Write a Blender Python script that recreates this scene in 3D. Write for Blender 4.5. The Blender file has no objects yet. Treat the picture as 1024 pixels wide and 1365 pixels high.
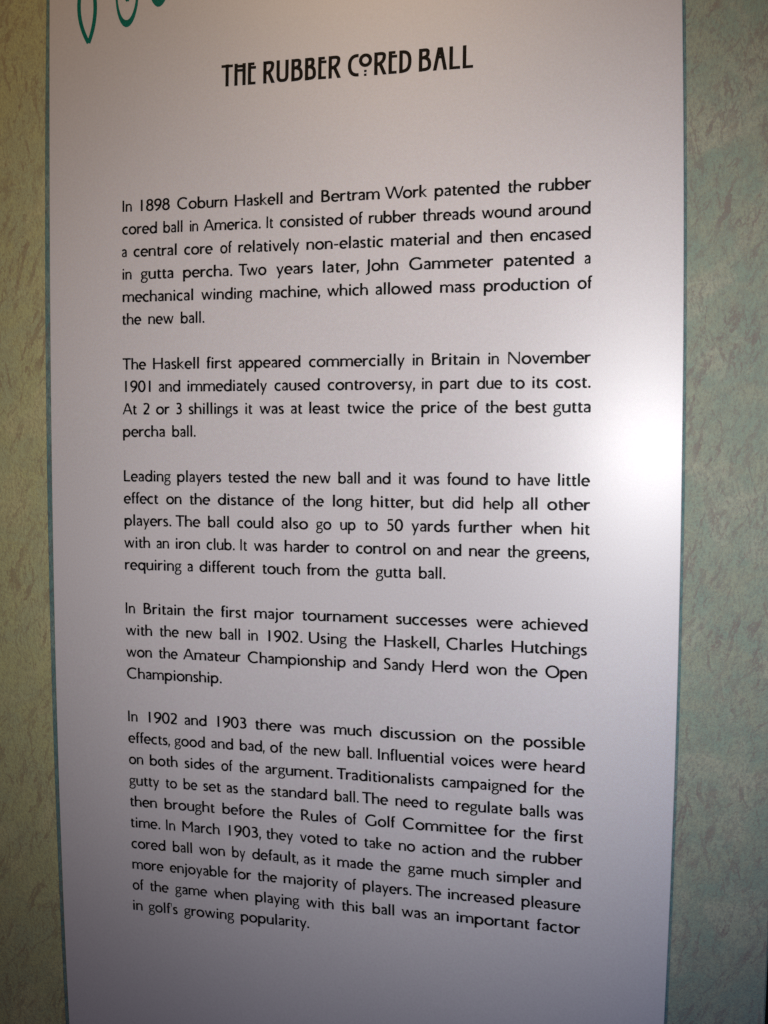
import bpy, math, random
from mathutils import Vector, Matrix
from mathutils.geometry import delaunay_2d_cdt

scene = bpy.context.scene
# ------------------------------------------------------------------ units
# Everything on the display is laid out in "lines" (one line of body text = U metres);
# X runs right from the left text margin, K runs down from the first baseline.
U = 0.021
ZTOP = 1.95                      # height of the first baseline above the floor
BOW, BOWC = 0.3361, 15.0819      # the board bows back a little towards its top and bottom


def depth(k):
    return BOW * ((k - BOWC) / 16.0) ** 2


def at(x, k, out=0.0):
    """point on the bowed face; out = metres towards the viewer"""
    return Vector((x * U, depth(k) * U - out, ZTOP - k * U))


# ------------------------------------------------------------------ camera
CX, CK, CD = 23.2124, 9.8947, -46.6022
rx, ry = 0.0688, 0.2337
Rx = Matrix(((1, 0, 0), (0, math.cos(rx), -math.sin(rx)), (0, math.sin(rx), math.cos(rx))))
Ry = Matrix(((math.cos(ry), 0, math.sin(ry)), (0, 1, 0), (-math.sin(ry), 0, math.cos(ry))))
RR = Rx @ Ry
right, down, fwd = [Vector((r[0], r[2], -r[1])) for r in RR]
cam_d = bpy.data.cameras.new("camera")
cam = bpy.data.objects.new("camera", cam_d)
scene.collection.objects.link(cam)
cam_loc = Vector((CX * U, CD * U, ZTOP - CK * U))
cam.matrix_world = Matrix((
    (right.x, -down.x, -fwd.x, cam_loc.x),
    (right.y, -down.y, -fwd.y, cam_loc.y),
    (right.z, -down.z, -fwd.z, cam_loc.z),
    (0, 0, 0, 1)))
cam_d.sensor_fit = 'VERTICAL'
cam_d.sensor_height = 36.0
cam_d.lens = 1500.0 / 1365.0 * 36.0
cam_d.clip_start = 0.05
cam_d.clip_end = 50.0
scene.camera = cam

# ------------------------------------------------------------------ light
world = bpy.data.worlds.new("World")
scene.world = world
world.use_nodes = True
bg = world.node_tree.nodes["Background"]
bg.inputs[0].default_value = (1.0, 0.80, 0.40, 1)
bg.inputs[1].default_value = 0.045

scene.view_settings.view_transform = 'Standard'
scene.view_settings.look = 'None'
scene.view_settings.exposure = 0.0
scene.view_settings.gamma = 1.0
scene.cycles.filter_width = 1.5
scene.cycles.use_denoising = False


def aim(o, target):
    o.rotation_euler = (Vector(target) - o.location).to_track_quat('-Z', 'Y').to_euler()


# the camera's flash, just beside the lens
fd = bpy.data.lights.new("camera_flash", 'SPOT')
fl = bpy.data.objects.new("camera_flash", fd)
scene.collection.objects.link(fl)
fl.location = cam_loc + Vector((0.012, 0.0, 0.0))
aim(fl, at(15, 12))
fd.energy = 25.8
fd.color = (0.978, 0.99, 1.0)
fd.spot_size = math.radians(66)
fd.spot_blend = 1.0
fd.shadow_soft_size = 0.012

# warm ceiling lamps of the gallery, above and left
wd = bpy.data.lights.new("ceiling_lamp", 'AREA')
wl = bpy.data.objects.new("ceiling_lamp", wd)
scene.collection.objects.link(wl)
wl.location = (-0.1, -1.3, 3.1)
wd.shape = 'RECTANGLE'
wd.size, wd.size_y = 0.6, 0.6
wd.energy = 9.1
wd.color = (1.0, 0.68, 0.36)
aim(wl, at(10, -4))

# added cool fill from low right, tints the lower right blue; no visible source
kd = bpy.data.lights.new("cool_fill_light", 'AREA')
kl = bpy.data.objects.new("cool_fill_light", kd)
scene.collection.objects.link(kl)
kl.location = (0.9, -1.2, 1.0)
kd.shape = 'RECTANGLE'
kd.size, kd.size_y = 0.6, 0.6
kd.energy = 3.0
kd.color = (0.03, 0.34, 1.0)
aim(kl, at(15, 15))

# ------------------------------------------------------------------ materials


def new_mat(name):
    m = bpy.data.materials.new(name)
    m.use_nodes = True
    nt = m.node_tree
    b = nt.nodes["Principled BSDF"]
    return m, nt, b


def N(nt, t, **kw):
    n = nt.nodes.new(t)
    for k, v in kw.items():
        if k.startswith('i_'):
            n.inputs[k[2:].replace('_', ' ')].default_value = v
        else:
            setattr(n, k, v)
    return n


def coords(nt, scale=(1, 1, 1), rot=(0, 0, 0), loc=(0, 0, 0)):
    tc = nt.nodes.new('ShaderNodeTexCoord')
    mp = nt.nodes.new('ShaderNodeMapping')
    mp.inputs['Scale'].default_value = scale
    mp.inputs['Rotation'].default_value = rot
    mp.inputs['Location'].default_value = loc
    nt.links.new(tc.outputs['Object'], mp.inputs['Vector'])
    return mp.outputs[0]


def noise(nt, vec, scale, detail=3, rough=0.5, dist=0.0):
    n = nt.nodes.new('ShaderNodeTexNoise')
    n.inputs['Scale'].default_value = scale
    n.inputs['Detail'].default_value = detail
    n.inputs['Roughness'].default_value = rough
    n.inputs['Distortion'].default_value = dist
    nt.links.new(vec, n.inputs['Vector'])
    return n.outputs['Fac']


def ramp(nt, fac, a, b, smooth=True):
    n = nt.nodes.new('ShaderNodeMapRange')
    n.interpolation_type = 'SMOOTHSTEP' if smooth else 'LINEAR'
    n.inputs['From Min'].default_value = a
    n.inputs['From Max'].default_value = b
    nt.links.new(fac, n.inputs['Value'])
    return n.outputs[0]


def math_(nt, op, a, b):
    n = nt.nodes.new('ShaderNodeMath')
    n.operation = op
    for i, v in enumerate((a, b)):
        if isinstance(v, (int, float)):
            n.inputs[i].default_value = v
        else:
            nt.links.new(v, n.inputs[i])
    return n.outputs[0]


def mix(nt, fac, a, b):
    n = nt.nodes.new('ShaderNodeMix')
    n.data_type = 'RGBA'
    for s, v in ((n.inputs[0], fac), (n.inputs[6], a), (n.inputs[7], b)):
        if isinstance(v, (int, float)):
            s.default_value = v
        elif isinstance(v, tuple):
            s.default_value = (*v, 1)
        else:
            nt.links.new(v, s)
    return n.outputs[2]


def panel_material():
    m, nt, b = new_mat("satin_white_laminate")
    v = coords(nt)
    big = noise(nt, v, 3.0, 2)
    fine = noise(nt, v, 900.0, 3, 0.7)
    speck = noise(nt, v, 420.0, 2, 0.6)
    c = mix(nt, ramp(nt, big, 0.3, 0.7), (0.630, 0.590, 0.606), (0.670, 0.624, 0.642))
    c = mix(nt, math_(nt, 'MULTIPLY', ramp(nt, speck, 0.35, 0.7), 0.10), c, (0.50, 0.46, 0.50))
    s1 = noise(nt, coords(nt, loc=(5, 5, 5)), 520.0, 2, 0.7)
    c = mix(nt, ramp(nt, s1, 0.25, 0.75), mix(nt, 0.93, (0.0, 0.35, 0.1), c), c)
    s2 = noise(nt, coords(nt, loc=(9, 2, 5)), 470.0, 2, 0.7)
    c = mix(nt, ramp(nt, s2, 0.25, 0.75), mix(nt, 0.94, (0.5, 0.0, 0.4), c), c)
    s3 = noise(nt, coords(nt, loc=(1, 2, 15)), 600.0, 2, 0.7)
    c = mix(nt, math_(nt, 'MULTIPLY', ramp(nt, s3, 0.3, 0.7), 0.10), c, (1.0, 1.0, 1.0))
    nt.links.new(c, b.inputs['Base Color'])
    b.inputs['Roughness'].default_value = 0.40
    b.inputs['Anisotropic'].default_value = 0.52
    geo = nt.nodes.new('ShaderNodeCombineXYZ')
    geo.inputs[2].default_value = 1.0        # faint upright brushing of the laminate
    nt.links.new(geo.outputs[0], b.inputs['Tangent'])
    b.inputs['Coat Weight'].default_value = 0.28
    b.inputs['Coat Roughness'].default_value = 0.30
    b.inputs['Specular IOR Level'].default_value = 0.70
    bump = nt.nodes.new('ShaderNodeBump')
    bump.inputs['Strength'].default_value = 0.10
    bump.inputs['Distance'].default_value = 0.0002
    nt.links.new(fine, bump.inputs['Height'])
    nt.links.new(bump.outputs[0], b.inputs['Normal'])
    return m


def paper_material(name, teal=False):
    m, nt, b = new_mat(name)
    v = coords(nt)
    sep = nt.nodes.new('ShaderNodeSeparateXYZ')
    nt.links.new(v, sep.inputs[0])
    # the left strip of paper is more ochre, the right one more sage
    side = ramp(nt, sep.outputs[0], 0.0, 0.45)
    base = mix(nt, side, (0.485, 0.480, 0.240), (0.345, 0.375, 0.275))
    cool = mix(nt, side, (0.435, 0.455, 0.265), (0.270, 0.350, 0.275))
    pale = mix(nt, side, (0.560, 0.520, 0.285), (0.430, 0.435, 0.330))
    red = mix(nt, side, (0.270, 0.185, 0.120), (0.220, 0.165, 0.155))
    if teal:
        base, cool, pale, red = (0.150, 0.260, 0.245), (0.105, 0.215, 0.215), (0.230, 0.310, 0.280), (0.140, 0.140, 0.140)
    blot = noise(nt, v, 26.0, 5, 0.65, 0.6)
    c = mix(nt, ramp(nt, blot, 0.38, 0.66), base, cool)
    blot2 = noise(nt, coords(nt, loc=(3, 1, 7)), 19.0, 4, 0.6, 0.4)
    c = mix(nt, math_(nt, 'MULTIPLY', ramp(nt, blot2, 0.48, 0.68), 0.8), c, pale)
    # short dark brush dabs, in two leaning directions
    tot = None
    wob = nt.nodes.new('ShaderNodeTexNoise')
    wob.inputs['Scale'].default_value = 45.0
    wob.inputs['Detail'].default_value = 3
    nt.links.new(v, wob.inputs['Vector'])
    sub = nt.nodes.new('ShaderNodeVectorMath')
    sub.operation = 'SUBTRACT'
    sub.inputs[1].default_value = (0.5, 0.5, 0.5)
    nt.links.new(wob.outputs['Color'], sub.inputs[0])
    scl = nt.nodes.new('ShaderNodeVectorMath')
    scl.operation = 'MULTIPLY_ADD'
    scl.inputs[1].default_value = (0.012, 0.012, 0.012)
    nt.links.new(sub.outputs[0], scl.inputs[0])
    nt.links.new(v, scl.inputs[2])
    wv_ = scl.outputs[0]
    tear = noise(nt, v, 300.0, 4, 0.75)
    for ang, sc, lo, seed, amt in ((22, (150, 150, 22), 0.56, 1.3, 1.0), (-10, (200, 200, 22), 0.57, 4.1, 0.9), (38, (190, 190, 36), 0.58, 9.7, 0.8), (8, (130, 130, 20), 0.60, 15.2, 0.9)):
        r = N(nt, 'ShaderNodeVectorRotate')
        r.rotation_type = 'Y_AXIS'
        r.inputs['Angle'].default_value = math.radians(-ang)
        nt.links.new(wv_, r.inputs['Vector'])
        mp = nt.nodes.new('ShaderNodeMapping')
        mp.inputs['Scale'].default_value = sc
        mp.inputs['Location'].default_value = (seed, seed * 2, seed * 3)
        nt.links.new(r.outputs[0], mp.inputs['Vector'])
        f = noise(nt, mp.outputs[0], 1.0, 4, 0.6, 0.2)
        f = math_(nt, 'ADD', f, math_(nt, 'MULTIPLY', math_(nt, 'SUBTRACT', tear, 0.5), 0.34))
        f = ramp(nt, f, lo - 0.015, lo + 0.085)
        msk = noise(nt, coords(nt, loc=(seed, 0, seed)), 20.0, 2)
        f = math_(nt, 'MULTIPLY', f, ramp(nt, msk, 0.36, 0.58))
        f = math_(nt, 'MULTIPLY', f, amt)
        tot = f if tot is None else math_(nt, 'MAXIMUM', tot, f)
    c = mix(nt, math_(nt, 'MULTIPLY', tot, 0.74), c, red)
    # dry-brush grain
    gr = noise(nt, coords(nt, scale=(1.2, 1, 0.6), rot=(0, -0.5, 0)), 330.0, 4, 0.7)
    c = mix(nt, math_(nt, 'MULTIPLY', ramp(nt, gr, 0.40, 0.66), 0.62), c, mix(nt, 0.5, cool, red) if not teal else (0.06, 0.11, 0.12))
    gr2 = noise(nt, v, 480.0, 3, 0.7)
    c = mix(nt, math_(nt, 'MULTIPLY', ramp(nt, gr2, 0.48, 0.68), 0.38), c, red)
    nt.links.new(c, b.inputs['Base Color'])
    b.inputs['Roughness'].default_value = 0.55
    b.inputs['Specular IOR Level'].default_value = 0.35
    bump = nt.nodes.new('ShaderNodeBump')
    bump.inputs['Strength'].default_value = 0.8
    bump.inputs['Distance'].default_value = 0.0012
    h = math_(nt, 'ADD', gr, math_(nt, 'MULTIPLY', gr2, 0.5))
    nt.links.new(h, bump.inputs['Height'])
    nt.links.new(bump.outputs[0], b.inputs['Normal'])
    return m


def ink_material(name, col, rough):
    m, nt, b = new_mat(name)
    v = coords(nt)
    f = noise(nt, v, 700.0, 2)
    c = mix(nt, ramp(nt, f, 0.3, 0.7), col, tuple(x * 1.5 + 0.002 for x in col))
    nt.links.new(c, b.inputs['Base Color'])
    b.inputs['Roughness'].default_value = rough
    b.inputs['Specular IOR Level'].default_value = 0.09
    return m


M_PANEL = panel_material()
M_PAPER = paper_material("brushed_green_paper")
M_TEAL = paper_material("teal_border_paper", teal=True)
M_INK = ink_material("black_ink", (0.003, 0.002, 0.002), 0.45)
M_GREEN = ink_material("dark_teal_ink", (0.000, 0.120, 0.092), 0.38)
m, nt, b = new_mat("dark_plaster")
f = noise(nt, coords(nt), 6.0, 4)
nt.links.new(mix(nt, f, (0.012, 0.010, 0.009), (0.022, 0.019, 0.017)), b.inputs['Base Color'])
b.inputs['Roughness'].default_value = 0.9
M_DARK = m

# ------------------------------------------------------------------ object helpers


def link(name, verts, faces, material, parent=None, smooth=False):
    me = bpy.data.meshes.new(name)
    me.from_pydata([tuple(v) for v in verts], [], faces)
    me.validate()
    me.materials.append(material)
    if smooth:
        for p in me.polygons:
            p.use_smooth = True
    me.update()
    o = bpy.data.objects.new(name, me)
    scene.collection.objects.link(o)
    if parent:
        o.parent = parent
        o.matrix_parent_inverse = parent.matrix_world.inverted()
    return o


def slab(name, left, right_, k0, k1, front, back, material, parent=None, n=72, nx=2, chamfer=0.0006):
    """bowed slab between two (possibly curved) vertical edges; front/back = metres out from the reference face"""
    verts, faces = [], []
    ch = chamfer / U
    rows = []
    for i in range(n + 1):
        k = k0 + (k1 - k0) * i / n
        a, c = left(k), right_(k)
        ring = [at(a, k, back), at(a, k, front - chamfer), at(a + ch, k, front)]
        ring += [at(a + ch + (c - a - 2 * ch) * j / nx, k, front) for j in range(1, nx)]
        ring += [at(c - ch, k, front), at(c, k, front - chamfer), at(c, k, back)]
        rows.append(list(range(len(verts), len(verts) + len(ring))))
        verts += ring
    L = len(rows[0])
    for i in range(n):
        for j in range(L - 1):
            faces.append((rows[i][j], rows[i + 1][j], rows[i + 1][j + 1], rows[i][j + 1]))
        faces.append((rows[i][L - 1], rows[i + 1][L - 1], rows[i + 1][0], rows[i][0]))
    faces.append(tuple(rows[0]))
    faces.append(tuple(reversed(rows[n])))
    return link(name, verts, faces, material, parent)


def empty(name, loc):
    o = bpy.data.objects.new(name, None)
    o.empty_display_size = 0.05
    o.location = loc
    scene.collection.objects.link(o)
    bpy.context.view_layer.update()
    return o


# ------------------------------------------------------------------ lettering
# pen strokes in 1/1000 em: baseline 0, x-height 450, capitals 682
WV, WH = 129.0, 105.0


def bez(pts, n=10):
    out = [pts[0]]
    for i in range(0, len(pts) - 1, 3):
        a, b_, c, d = pts[i:i + 4]
        for s in range(1, n + 1):
            t = s / n
            q = 1 - t
            out.append(tuple(q ** 3 * a[j] + 3 * q * q * t * b_[j] + 3 * q * t * t * c[j] + t ** 3 * d[j] for j in (0, 1)))
    return out


def arc(cx, cy, rx_, ry_, a0, a1):
    n = max(4, int(abs(a1 - a0) / 12))
    return [(cx + rx_ * math.cos(math.radians(a0 + (a1 - a0) * i / n)), cy + ry_ * math.sin(math.radians(a0 + (a1 - a0) * i / n))) for i in range(n + 1)]


def stroke(path, wv=WV, wh=WH, taper=None):
    """quads along a path; the pen is wider on uprights than on level parts"""
    if wv != WV and wv > 1:
        wv *= 1.2
    if wh != WH and wh > 1:
        wh *= 1.2
    closed = len(path) > 3 and math.dist(path[0], path[-1]) < 1e-6
    n = len(path)
    L, R_ = [], []
    for i, p in enumerate(path):
        if closed and i in (0, n - 1):
            a, c = path[n - 2], path[1]
        else:
            a, c = path[max(0, i - 1)], path[min(n - 1, i + 1)]
        d0 = Vector((p[0] - a[0], p[1] - a[1])) if a != p else None
        d1 = Vector((c[0] - p[0], c[1] - p[1])) if c != p else None
        d0 = d0.normalized() if d0 else d1.normalized()
        d1 = d1.normalized() if d1 else d0
        t = (d0 + d1)
        t = t.normalized() if t.length > 1e-6 else d0
        k = max(0.45, t.dot(d0))
        w = 0.5 * (wh + (wv - wh) * abs(t.y)) / k
        if taper:
            w *= taper[0] + (taper[1] - taper[0]) * i / (n - 1)
        L.append((p[0] - t.y * w, p[1] + t.x * w))
        R_.append((p[0] + t.y * w, p[1] - t.x * w))
    return [[L[i], L[i + 1], R_[i + 1], R_[i]] for i in range(n - 1)]


def S(x, y0, y1, w=WV):
    return [[(x - w / 2, y0), (x - w / 2, y1), (x + w / 2, y1), (x + w / 2, y0)]]


def Bar(x0, x1, y, w=WH):
    w = w * 1.25 if w > 1 and w != WH else w
    return [[(x0, y - w / 2), (x0, y + w / 2), (x1, y + w / 2), (x1, y - w / 2)]]


def G(x0, y0, x1, y1, w=86.0):
    """diagonal with level ends"""
    w = w * 1.27 if w > 1 else w
    h = w * math.hypot(x1 - x0, y1 - y0) / abs(y1 - y0) / 2
    return [[(x0 - h, y0), (x1 - h, y1), (x1 + h, y1), (x0 + h, y0)]]


def B(*p, **k):
    return stroke(bez(p), **k)


def A(*a, **k):
    return stroke(arc(*a), **k)


def D(x, y, r=54.0):
    return [[(x + r * math.cos(i * math.pi / 7), y + r * math.sin(i * math.pi / 7)) for i in range(14)]]


def arch(x, x2, top=420, y0=0):
    return B((x + 10, 290), (x + 35, 370), (x + 100, top), (x + 180, top), (x2 - 45, top), (x2, 370), (x2, 265), wv=86, taper=(0.75, 1.0)) + S(x2, y0, 268)


COMMA = D(80, 54, 66) + [[(28, 46), (132, 52), (128, -10), (84, -120), (44, -150), (24, -140), (56, -60)]]
GL = {
    'a': (425, B((62, 362), (130, 428), (332, 470), (330, 285)) + B((330, 290), (330, 150), (326, 40), (372, 14), taper=(1, .8))
          + B((335, 262), (215, 240), (78, 220), (76, 122), (74, 5), (245, 0), (335, 108), wv=80, wh=68)),
    'b': (530, S(82, 0, 700) + A(272, 221, 178, 196, 155, -155)),
    'c': (430, A(258, 221, 190, 197, 52, 308)),
    'd': (530, S(448, 0, 700) + A(258, 221, 178, 196, 25, 335)),
    'e': (480, A(246, 221, 180, 197, -2, 316) + Bar(72, 462, 226, 64)),
    'f': (270, S(128, 0, 560) + B((128, 550), (128, 650), (180, 690), (285, 655), wh=76) + Bar(28, 245, 415, 68)),
    'g': (440, A(205, 300, 138, 122, 0, 360, wv=78, wh=64) + B((280, 398), (330, 420), (370, 420), (430, 418), wh=60)
          + B((130, 195), (60, 120), (70, 75), (200, 70), (340, 65), (398, 30), (390, -50), (380, -150), (290, -192), (190, -190),
              (90, -186), (40, -140), (50, -85), (56, -30), (100, 5), (150, 45), wv=76, wh=64)),
    'h': (495, S(82, 0, 700) + arch(82, 408)),
    'i': (230, S(115, 0, 450) + D(115, 600, 64)),
    'j': (230, S(118, -60, 450) + D(118, 600, 64) + B((118, -55), (118, -150), (60, -195), (-10, -205), taper=(1, .7))),
    'k': (460, S(82, 0, 700) + G(110, 225, 375, 450, 70) + [[(118, 262), (190, 300), (462, 0), (345, 0)]]),
    'l': (230, S(115, 0, 700)),
    'm': (775, S(82, 0, 450) + arch(82, 388) + arch(388, 692)),
    'n': (495, S(82, 0, 450) + arch(82, 408)),
    'o': (535, A(267, 221, 198, 197, 0, 360)),
    'p': (530, S(82, -225, 450) + A(272, 221, 178, 196, 155, -155)),
    'q': (530, S(448, -225, 450) + A(258, 221, 178, 196, 25, 335)),
    'r': (340, S(82, 0, 450) + B((92, 270), (118, 370), (200, 430), (325, 402), wh=88, taper=(.75, 1))),
    's': (360, B((300, 390), (215, 428), (82, 430), (84, 325), (88, 220), (285, 235), (284, 118), (282, 8), (140, 8), (48, 62), wh=78)),
    't': (305, S(130, 110, 545) + B((130, 115), (132, 20), (210, 10), (288, 55), taper=(1, .9)) + Bar(60, 282, 416, 68)
          + [[(10, 382), (10, 402), (86, 452), (100, 500), (130, 545), (132, 382)]]),
    'u': (495, S(410, 0, 450) + S(84, 180, 450) + B((84, 185), (84, 80), (130, 27), (212, 27), (300, 27), (370, 80), (402, 160), wv=86, taper=(1, .75))),
    'v': (450, G(60, 450, 225, 0) + G(392, 450, 235, 0, 74)),
    'w': (700, G(58, 450, 205, 0, 84) + G(350, 450, 215, 0, 74) + G(350, 450, 495, 0, 84) + G(645, 450, 505, 0, 72)),
    'y': (440, G(60, 450, 226, 0) + G(385, 450, 135, -225, 74)),
    'A': (670, G(52, 0, 325, 682, 76) + G(618, 0, 345, 682, 92) + Bar(150, 520, 225, 70)),
    'B': (575, S(115, 0, 682) + B((110, 645), (270, 648), (405, 640), (402, 508), (398, 372), (270, 368), (110, 368))
          + B((110, 368), (330, 372), (478, 340), (476, 200), (472, 40), (310, 36), (110, 37))),
    'C': (690, A(382, 341, 322, 318, 47, 313)),
    'G': (740, A(388, 341, 326, 318, 47, 302) + S(630, 50, 330) + B((555, 66), (590, 70), (625, 85), (650, 100))),
    'H': (725, S(115, 0, 682) + S(610, 0, 682) + Bar(110, 615, 355, 72)),
    'I': (275, S(137, 0, 682)),
    'J': (275, S(145, -30, 682) + B((145, -25), (140, -130), (70, -165), (-30, -185), taper=(1, .6))),
    'L': (500, S(115, 0, 682) + Bar(110, 478, 37)),
    'M': (790, S(108, 0, 682) + S(682, 0, 682) + G(115, 682, 393, 215, 84) + G(675, 682, 397, 215, 74)),
    'N': (760, S(108, 0, 682, 80) + S(652, 0, 682, 80) + G(120, 682, 640, 0, 88)),
    'O': (785, A(392, 341, 330, 318, 0, 360)),
    'R': (600, S(115, 0, 682) + B((110, 645), (290, 648), (430, 632), (426, 490), (420, 345), (280, 330), (110, 330))
          + B((235, 335), (345, 300), (440, 130), (575, 22), wv=92, wh=92)),
    'S': (475, B((395, 600), (290, 668), (105, 670), (106, 512), (110, 350), (385, 350), (384, 178), (380, 10), (180, 8), (62, 90), wh=82)),
    'T': (575, S(288, 0, 650) + Bar(15, 560, 645)),
    'U': (710, S(112, 230, 682) + S(598, 230, 682) + B((112, 240), (112, 100), (200, 28), (355, 28), (510, 28), (598, 100), (598, 240))),
    'W': (1020, G(48, 682, 285, 0, 84) + G(512, 682, 295, 0, 76) + G(512, 682, 735, 0, 84) + G(972, 682, 745, 0, 76)),
    '0': (500, A(250, 341, 186, 312, 0, 360)),
    '1': (500, S(250, 0, 682)),
    '2': (500, B((75, 585), (150, 680), (385, 680), (385, 500), (385, 350), (200, 190), (75, 40), wh=80) + Bar(55, 430, 37)),
    '3': (500, B((95, 600), (180, 665), (370, 670), (370, 520), (370, 400), (260, 372), (160, 370))
          + B((160, 370), (300, 370), (410, 310), (408, 200), (405, 20), (200, 5), (75, 75))),
    '4': (500, S(350, 0, 682) + G(60, 190, 345, 682, 72) + Bar(40, 470, 190)),
    '5': (500, Bar(145, 415, 645) + S(160, 380, 660, 72) + B((135, 395), (260, 430), (405, 370), (402, 220), (398, 20), (200, 5), (85, 62))),
    '6': (500, A(250, 208, 178, 180, 0, 360) + B((74, 220), (80, 420), (190, 590), (390, 680))),
    '7': (500, Bar(60, 430, 645) + G(390, 640, 170, 0, 82)),
    '8': (500, A(250, 510, 148, 142, 0, 360) + A(250, 195, 180, 170, 0, 360)),
    '9': (500, A(250, 474, 178, 180, 0, 360) + B((426, 462), (420, 262), (310, 92), (110, 2))),
    '.': (225, D(112, 56, 70)),
    ',': (225, COMMA),
    '-': (330, Bar(40, 290, 235, 76)),
    "'": (170, [[(50, 690), (130, 690), (108, 455), (72, 455)]]),
}


def union(polys):
    """merge overlapping outlines into one flat sheet of triangles"""
    vs, fs = [], []
    for p in polys:
        for i in range(1, len(p) - 1):
            t = [p[0], p[i], p[i + 1]]
            area = (t[1][0] - t[0][0]) * (t[2][1] - t[0][1]) - (t[2][0] - t[0][0]) * (t[1][1] - t[0][1])
            if abs(area) < 1e-7:
                continue
            if area < 0:
                t.reverse()
            fs.append([len(vs), len(vs) + 1, len(vs) + 2])
            vs += [Vector(q) for q in t]
    ov, oe, of, a_, b_, forig = delaunay_2d_cdt(vs, [], fs, 0, 1e-5)
    keep = [f for f, o in zip(of, forig) if o]
    used = sorted({i for f in keep for i in f})
    idx = {j: i for i, j in enumerate(used)}
    return [tuple(ov[j]) for j in used], [tuple(idx[j] for j in f) for f in keep]


LOWER = 1.03        # lowercase stands a little taller in this face
for c_ in 'acegmnopqrsuvwy':
    GL[c_] = (GL[c_][0], [[(p[0], p[1] * LOWER) for p in q] for q in GL[c_][1]])
GLYPH = {}
for ch_, (adv, polys) in GL.items():
    v_, f_ = union(polys)
    GLYPH[ch_] = (adv, v_, f_, min(q[0] for q in v_), max(q[0] for q in v_))

KERN = {('W', 'o'): -60, ('T', 'w'): -70, ('T', 'r'): -60, ('T', 'h'): -10, ('f', 'i'): -10, ('A', 't'): -15, ("f", "'"): -15, ("'", "s"): -10,
        ('r', 'a'): -10, ('v', 'e'): -10, ('y', '.'): -30, ('r', ','): -30, ('r', '.'): -30}
EM = 0.742        # size of the body type in lines


def put(verts, faces, gv, gf, fx, fk):
    o = len(verts)
    verts += [at(fx(p[0]), fk(p[1]), INK) for p in gv]
    faces += [tuple(i + o for i in f) for f in gf]


INK = 0.00012


def set_line(k, words):
    verts, faces = [], []
    for txt, x0, x1 in words:
        x0 += 0.02
        x1 -= 0.02
        pen, items = 0.0, []
        for i, c in enumerate(txt):
            if i:
                pen += KERN.get((txt[i - 1], c), 0)
            items.append((c, pen))
            pen += GLYPH[c][0]
        lo = GLYPH[txt[0]][3]
        hi = items[-1][1] + GLYPH[txt[-1]][4]
        nat = (hi - lo) / 1000 * EM
        want = x1 - x0
        g = len(txt) - 1
        sx = want / nat
        DEV.append((sx, txt))
        sx_g = min(1.12, max(0.86, sx)) if g else min(1.12, max(0.9, sx))
        track = (want - nat * sx_g) / g if g else 0
        for i, (c, px) in enumerate(items):
            a, gv, gf, _, _ = GLYPH[c]
            ox = x0 + (px - lo) / 1000 * EM * sx_g + track * i
            put(verts, faces, gv, gf, lambda q: ox + q / 1000 * EM * sx_g, lambda q: k - q / 1000 * EM)
    return verts, faces


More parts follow.
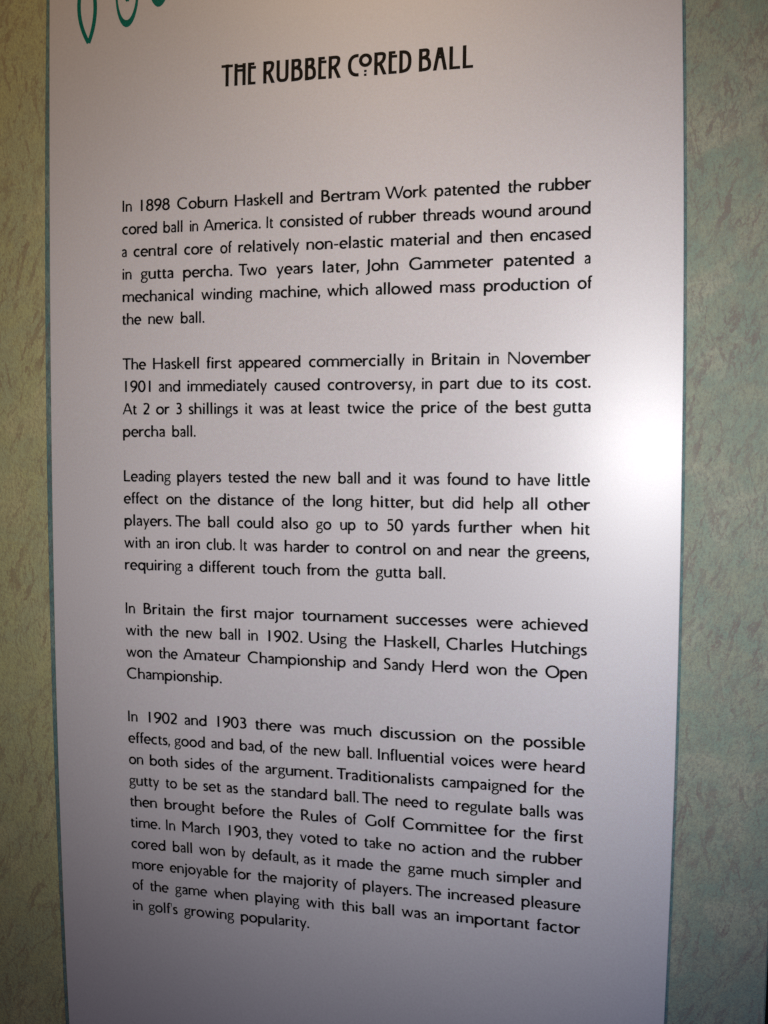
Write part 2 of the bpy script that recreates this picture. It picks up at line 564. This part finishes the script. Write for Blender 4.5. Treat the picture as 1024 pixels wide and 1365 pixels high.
DEV = []
LINES = [
 (0, 'In 0.04 0.54 1898 0.92 2.36 Coburn 2.65 5.06 Haskell 5.35 7.58 and 7.85 8.94 Bertram 9.27 11.89 Work 12.06 13.93 patented 14.19 16.95 the 17.25 18.26 rubber 18.51 20.67'),
 (1, 'cored 0.02 1.75 ball 2.00 2.96 in 3.26 3.70 America. 3.90 6.60 It 6.81 7.17 consisted 7.42 10.28 of 10.52 11.16 rubber 11.37 13.46 threads 13.69 15.96 wound 16.18 18.27 around 18.51 20.66'),
 (2, 'a 0.01 0.30 central 0.57 2.69 core 2.99 4.39 of 4.68 5.28 relatively 5.52 8.35 non-elastic 8.62 12.06 material 12.34 14.87 and 15.16 16.24 then 16.53 17.93 encased 18.19 20.68'),
 (3, 'in 0.04 0.53 gutta 0.92 2.54 percha. 2.94 5.30 Two 5.54 6.87 years 7.26 8.97 later, 9.36 11.01 John 11.25 12.72 Gammeter 13.13 16.73 patented 17.13 20.02 a 20.40 20.69'),
 (4, 'mechanical 0.04 3.47 winding 3.80 6.22 machine, 6.52 9.30 which 9.55 11.41 allowed 11.69 14.15 mass 14.46 15.99 production 16.30 19.84 of 20.13 20.77'),
 (5, 'the 0.01 1.00 new 1.28 2.54 ball. 2.83 4.00'),
 (7, 'The 0.03 1.22 Haskell 1.50 3.74 first 4.05 5.28 appeared 5.54 8.42 commercially 8.75 13.02 in 13.32 13.82 Britain 14.14 16.20 in 16.52 17.01 November 17.33 20.75'),
 (8, '1901 0.14 1.43 and 1.77 2.85 immediately 3.14 6.90 caused 7.19 9.29 controversy, 9.59 13.48 in 13.72 14.21 part 14.49 15.78 due 16.05 17.16 to 17.42 18.09 its 18.35 19.03 cost. 19.30 20.76'),
 (9, 'At 0.01 0.76 2 1.01 1.37 or 1.63 2.33 3 2.60 2.91 shillings 3.19 5.56 it 5.85 6.23 was 6.50 7.67 at 7.94 8.51 least 8.77 10.19 twice 10.46 12.16 the 12.42 13.41 price 13.70 15.26 of 15.53 16.16 the 16.41 17.40 best 17.67 19.00 gutta 19.21 20.78'),
 (10, 'percha 0.02 2.11 ball. 2.40 3.57'),
 (12, 'Leading 0.04 2.36 players 2.62 4.76 tested 5.03 6.96 the 7.23 8.24 new 8.50 9.78 ball 10.07 11.08 and 11.34 12.43 it 12.75 13.12 was 13.37 14.54 found 14.83 16.59 to 16.85 17.53 have 17.80 19.17 little 19.44 20.79'),
 (13, 'effect 0.02 1.76 on 2.08 2.87 the 3.20 4.24 distance 4.54 7.20 of 7.53 8.17 the 8.47 9.48 long 9.83 11.19 hitter, 11.51 13.42 but 13.69 14.74 did 15.05 15.98 help 16.37 17.66 all 17.99 18.66 other 19.01 20.80'),
 (14, 'players. 0.04 2.37 The 2.53 3.76 ball 4.07 5.11 could 5.44 7.17 also 7.49 8.76 go 9.07 9.81 up 10.15 10.89 to 11.24 11.88 50 12.22 12.98 yards 13.29 14.99 further 15.30 17.63 when 17.94 19.66 hit 20.01 20.81'),
 (15, 'with 0.01 1.33 an 1.59 2.25 iron 2.52 3.73 club. 3.99 5.37 It 5.58 5.95 was 6.21 7.35 harder 7.63 9.72 to 9.95 10.58 control 10.85 13.09 on 13.36 14.17 and 14.40 15.49 near 15.77 17.13 the 17.38 18.36 greens, 18.58 20.79'),
 (16, 'requiring 0.03 2.83 a 3.07 3.38 different 3.64 6.31 touch 6.59 8.38 from 8.65 10.17 the 10.45 11.47 gutta 11.73 13.31 ball. 13.62 14.81'),
 (18, 'In 0.03 0.54 Britain 0.91 2.96 the 3.31 4.33 first 4.64 5.90 major 6.21 8.09 tournament 8.41 12.33 successes 12.62 15.75 were 16.09 17.69 achieved 18.00 20.76'),
 (19, 'with 0.01 1.36 the 1.67 2.66 new 2.96 4.26 ball 4.57 5.58 in 5.91 6.41 1902. 6.85 8.47 Using 8.71 10.48 the 10.77 11.79 Haskell, 12.11 14.56 Charles 14.81 17.27 Hutchings 17.59 20.75'),
 (20, 'won 0.01 1.33 the 1.61 2.59 Amateur 2.79 5.59 Championship 5.87 10.43 and 10.70 11.80 Sandy 12.08 13.91 Herd 14.21 15.80 won 16.10 17.43 the 17.72 18.73 Open 19.00 20.76'),
 (21, 'Championship. 0.02 4.68'),
 (23, 'In 0.03 0.55 1902 1.05 2.49 and 2.80 3.92 1903 4.39 5.82 there 6.17 7.93 was 8.25 9.47 much 9.83 11.56 discussion 11.90 15.26 on 15.59 16.40 the 16.73 17.78 possible 18.12 20.73'),
 (24, 'effects, 0.01 2.12 good 2.29 3.82 and 4.07 5.17 bad, 5.43 6.66 of 6.86 7.52 the 7.78 8.65 new 8.90 10.16 ball. 10.43 11.58 Influential 11.80 14.75 voices 15.02 16.92 were 17.17 18.73 heard 18.98 20.71'),
 (25, 'on 0.01 0.78 both 1.05 2.47 sides 2.76 4.26 of 4.53 5.13 the 5.38 6.38 argument. 6.62 9.79 Traditionalists 9.93 14.33 campaigned 14.61 18.28 for 18.56 19.45 the 19.72 20.71'),
 (26, 'gutty 0.00 1.54 to 1.80 2.42 be 2.68 3.41 set 3.64 4.55 as 4.76 5.36 the 5.63 6.62 standard 6.88 9.53 ball. 9.82 10.97 The 11.08 12.30 need 12.57 14.03 to 14.30 14.96 regulate 15.22 17.72 balls 17.98 19.28 was 19.52 20.68'),
 (27, 'then -0.00 1.40 brought 1.72 4.23 before 4.54 6.61 the 6.90 7.92 Rules 8.26 9.96 of 10.27 10.87 Golf 11.20 12.61 Committee 12.89 16.61 for 16.88 17.83 the 18.11 19.13 first 19.43 20.69'),
 (28, 'time. -0.00 1.53 In 1.77 2.27 March 2.57 4.44 1903, 4.83 6.42 they 6.61 7.93 voted 8.19 9.97 to 10.22 10.88 take 11.14 12.43 no 12.71 13.49 action 13.75 15.65 and 15.91 17.00 the 17.26 18.26 rubber 18.53 20.67'),
 (29, 'cored 0.01 1.76 ball 2.07 3.07 won 3.36 4.67 by 4.96 5.65 default, 5.92 8.16 as 8.36 8.96 it 9.24 9.65 made 9.91 11.60 the 11.86 12.85 game 13.12 14.75 much 15.02 16.71 simpler 16.98 19.30 and 19.52 20.61'),
 (30, 'more 0.02 1.64 enjoyable 1.89 4.80 for 5.02 5.91 the 6.16 7.14 majority 7.39 9.99 of 10.22 10.82 players. 11.06 13.31 The 13.46 14.64 increased 14.88 17.79 pleasure 18.06 20.61'),
 (31, 'of 0.00 0.61 the 0.87 1.86 game 2.13 3.76 when 4.03 5.73 playing 6.02 8.16 with 8.43 9.77 this 10.08 11.18 ball 11.49 12.53 was 12.81 13.99 an 14.26 14.97 important 15.25 18.46 factor 18.72 20.60'),
 (32, "in -0.01 0.52 golf's 0.77 2.27 growing 2.54 5.03 popularity. 5.30 8.61"),
]
HEAD = [('T', 4.71, 5.24), ('H', 5.31, 5.83), ('E', 5.93, 6.30), ('R', 6.63, 7.16), ('U', 7.23, 7.78), ('B', 7.90, 8.42), ('B', 8.51, 9.01),
        ('E', 9.10, 9.47), ('R', 9.56, 10.11), ('C', 10.41, 10.89), ('O', 10.89, 11.47), ('R', 11.56, 12.10), ('E', 12.18, 12.55),
        ('D', 12.64, 13.17), ('B', 13.48, 14.01), ('A', 14.08, 14.68), ('L', 14.77, 15.23), ('L', 15.33, 15.77)]
# heading capitals in a unit box: width w (in lines), height 0..1
HW = 0.152


def head_glyph(c, w):
    h, q = 0.95, HW / 2
    kw = dict(wv=HW, wh=HW * .92)
    st = lambda x, a=0.0, b_=h: S(x, a, b_, HW)
    br = lambda a, b_, y: Bar(a, b_, y, HW * .8)
    if c == 'T':
        return br(0, w, h - q) + st(w * .5)
    if c == 'H':
        return st(q) + st(w - q) + br(0, w, h - .12) + br(0, w, h - .30)
    if c == 'E':
        return st(q) + br(0, w * .80, h - q * .8) + br(0, w, h - .22) + br(0, w * .96, q * .8)
    if c == 'R':
        return st(q) + B((q, h - q), (w * .6, h - q * .7), (w - q * 1.1, h - .05), (w - q * 1.4, h - .20), (w - q * 1.6, h - .40), (w * .5, h - .50), (q, h - .52), **kw) + G(w * .42, h - .42, w - q, 0, HW)
    if c == 'U':
        return st(q, .28) + st(w - q, .28) + B((q, .30), (q, .10), (w * .3, q), (w * .5, q), (w * .7, q), (w - q, .10), (w - q, .30), **kw)
    if c == 'B':
        return st(q) + B((q, h - q), (w * .6, h - q * .7), (w - q * 1.6, h - .05), (w - q * 2.0, h - .20), (w * .74, h - .34), (w * .5, h - .37), (q, h - .40), **kw) \
            + B((w * .45, h - .385), (w * .8, h - .42), (w - q, .42), (w - q, .27), (w - q, .08), (w * .6, q), (q, q), **kw)
    if c == 'C':
        return B((w - .01, h - q), (w * .55, h - q * .6), (q, h - .15), (q, h * .5), (q, .15), (w * .55, q * .6), (w, q), **kw)
    if c == 'O':
        r = w / 2 - q
        return A(w / 2, h - q - r, r, r, 0, 360, **kw) + Bar(w / 2 - .055, w / 2 + .055, .21, .10) + Bar(w / 2 - .06, w / 2 + .055, .05, .10)
    if c == 'D':
        return st(q) + B((q, h - q), (w * .6, h - q * .6), (w - q, h - .15), (w - q, h * .52), (w - q, .15), (w * .6, q), (q, q), **kw)
    if c == 'A':
        return G(q, 0, w * .5 - q * .4, h, HW) + G(w - q, 0, w * .5 + q * .4, h, HW) + br(w * .28, w * .72, h - .26) + br(w * .24, w * .76, h - .40)
    if c == 'L':
        return st(q) + br(0, w, q * .8)


# ------------------------------------------------------------------ the wall behind and the papered board
wv = [(-6, 1.6, 0), (6, 1.6, 0), (6, 1.6, 4.2), (-6, 1.6, 4.2), (-6, 1.75, 0), (6, 1.75, 0), (6, 1.75, 4.2), (-6, 1.75, 4.2)]
wf = [(0, 1, 2, 3), (5, 4, 7, 6), (0, 4, 5, 1), (3, 2, 6, 7), (0, 3, 7, 4), (1, 5, 6, 2)]
back_wall = link('back_wall', wv, wf, M_DARK)
back_wall['kind'] = 'structure'
fv = [(-6, -4, -0.1), (6, -4, -0.1), (6, 1.6, -0.1), (-6, 1.6, -0.1), (-6, -4, 0), (6, -4, 0), (6, 1.6, 0), (-6, 1.6, 0)]
ff = [(3, 2, 1, 0), (4, 5, 6, 7), (0, 1, 5, 4), (1, 2, 6, 5), (2, 3, 7, 6), (3, 0, 4, 7)]
floor = link('floor', fv, ff, M_DARK)
floor['kind'] = 'structure'

KT, KB = -26.0, 64.0
board = slab('display_board', lambda k: -20.0, lambda k: 28.12 + 0.014 * (33.0 - k), KT, (ZTOP) / U, -0.0035, -0.040, M_PAPER, n=130, nx=4, chamfer=0.0015)
board['label'] = 'tall green brushed-effect board behind the white text sheet'
board['category'] = 'display board'


def edge_left(k):
    t = k - 15
    return -3.548 - 0.002465 * t - 0.000108 * t * t + 0.000005 * t ** 3 if -14 < k < 42 else -3.56


def edge_right(k):
    t = max(-28.0, min(28.0, k - 15))
    return 24.398 - 0.002138 * t - 0.000714 * t * t


KT2, KB2 = -19.0, 52.0
sign = empty('text_panel', at(10.4, KB2))
sign['label'] = 'tall white satin sheet printed with black paragraphs about the rubber cored ball'
sign['category'] = 'sign'
slab('sheet', edge_left, edge_right, KT2, KB2, 0.0, -0.0030, M_PANEL, sign, n=90, nx=10)
slab('border_strip', lambda k: -3.835, lambda k: edge_left(k) - 0.004, KT2, KB2, -0.0022, -0.0034, M_TEAL, sign, n=90, nx=1, chamfer=0.0002)
slab('border_strip', lambda k: edge_right(k) + 0.004, lambda k: edge_right(k) + 0.105, KT2, KB2, -0.0022, -0.0034, M_TEAL, sign, n=90, nx=1, chamfer=0.0002)

verts, faces = [], []
for c, x0, x1 in HEAD:
    gv, gf = union(head_glyph(c, x1 - x0))
    put(verts, faces, gv, gf, lambda q: x0 + q, lambda q: -5.20 - q * (1.0))
heading = link('heading', verts, faces, M_INK, sign)
heading['label'] = 'large black capitals of the title at the top'

PARAS = [((0, 6), 'paragraph about the patent of 1898'), ((7, 11), 'paragraph about the price in shillings'),
         ((12, 17), 'paragraph about players testing the ball'), ((18, 22), 'paragraph about the tournament wins'),
         ((23, 33), 'longest paragraph, about the vote of 1903')]
rows = {k: s.split() for k, s in LINES}
for (a, z), lab in PARAS:
    par = empty('paragraph', at(10.4, z))
    par.parent = sign
    par.matrix_parent_inverse = sign.matrix_world.inverted()
    par['label'] = lab
    bpy.context.view_layer.update()
    for k in range(a, z):
        if k not in rows:
            continue
        s = rows[k]
        words = [(s[i], float(s[i + 1]), float(s[i + 2])) for i in range(0, len(s), 3)]
        v_, f_ = set_line(k, words)
        link('text_line', v_, f_, M_INK, par)

# ------------------------------------------------------------------ green looped ornament at the top left


def ring_polys(outer, inner):
    n = len(outer)
    return [[outer[i], outer[(i + 1) % n], inner[(i + 1) % n], inner[i]] for i in range(n)]


def loop(cx, ck):
    """long loop, heavier at its foot"""
    o = arc(cx, -ck, 0.565, 1.57, 0, 360)[:-1]
    i_ = [(cx - 0.01 + (p[0] - cx) * 0.81, -ck + 0.05 + (p[1] + ck) * 0.83) for p in o]
    return ring_polys(o, i_)


def leaf(cx, ktop, kbot, half, w):
    t, b_ = -ktop, -kbot
    m_ = (t + b_) / 2
    p1 = [(cx, t), (cx - half * 1.15, m_ + .65), (cx - half * 1.5, m_ - .45), (cx + .11, b_)]
    p2 = [(cx, t), (cx + half * 1.15, m_ + .65), (cx + half * 1.5, m_ - .45), (cx + .11, b_)]
    return stroke(bez(p1, 16), wv=w, wh=w) + stroke(bez(p2, 16), wv=w, wh=w)


for polys in (leaf(-1.76, -10.9, -7.60, 0.40, 0.18), loop(0.20, -9.72), loop(1.72, -10.49), leaf(0.12, -11.2, -9.30, 0.20, 0.12), loop(3.3, -11.6)):
    gv, gf = union(polys)
    verts, faces = [], []
    put(verts, faces, gv, gf, lambda q: q, lambda q: -q)
    link('ornament_loop', verts, faces, M_GREEN, sign)

if __name__ == '__main__':
    import sys
    d = sorted(DEV)
    print('narrow', [(round(a, 2), t) for a, t in d[:14]], 'wide', [(round(a, 2), t) for a, t in d[-14:]])
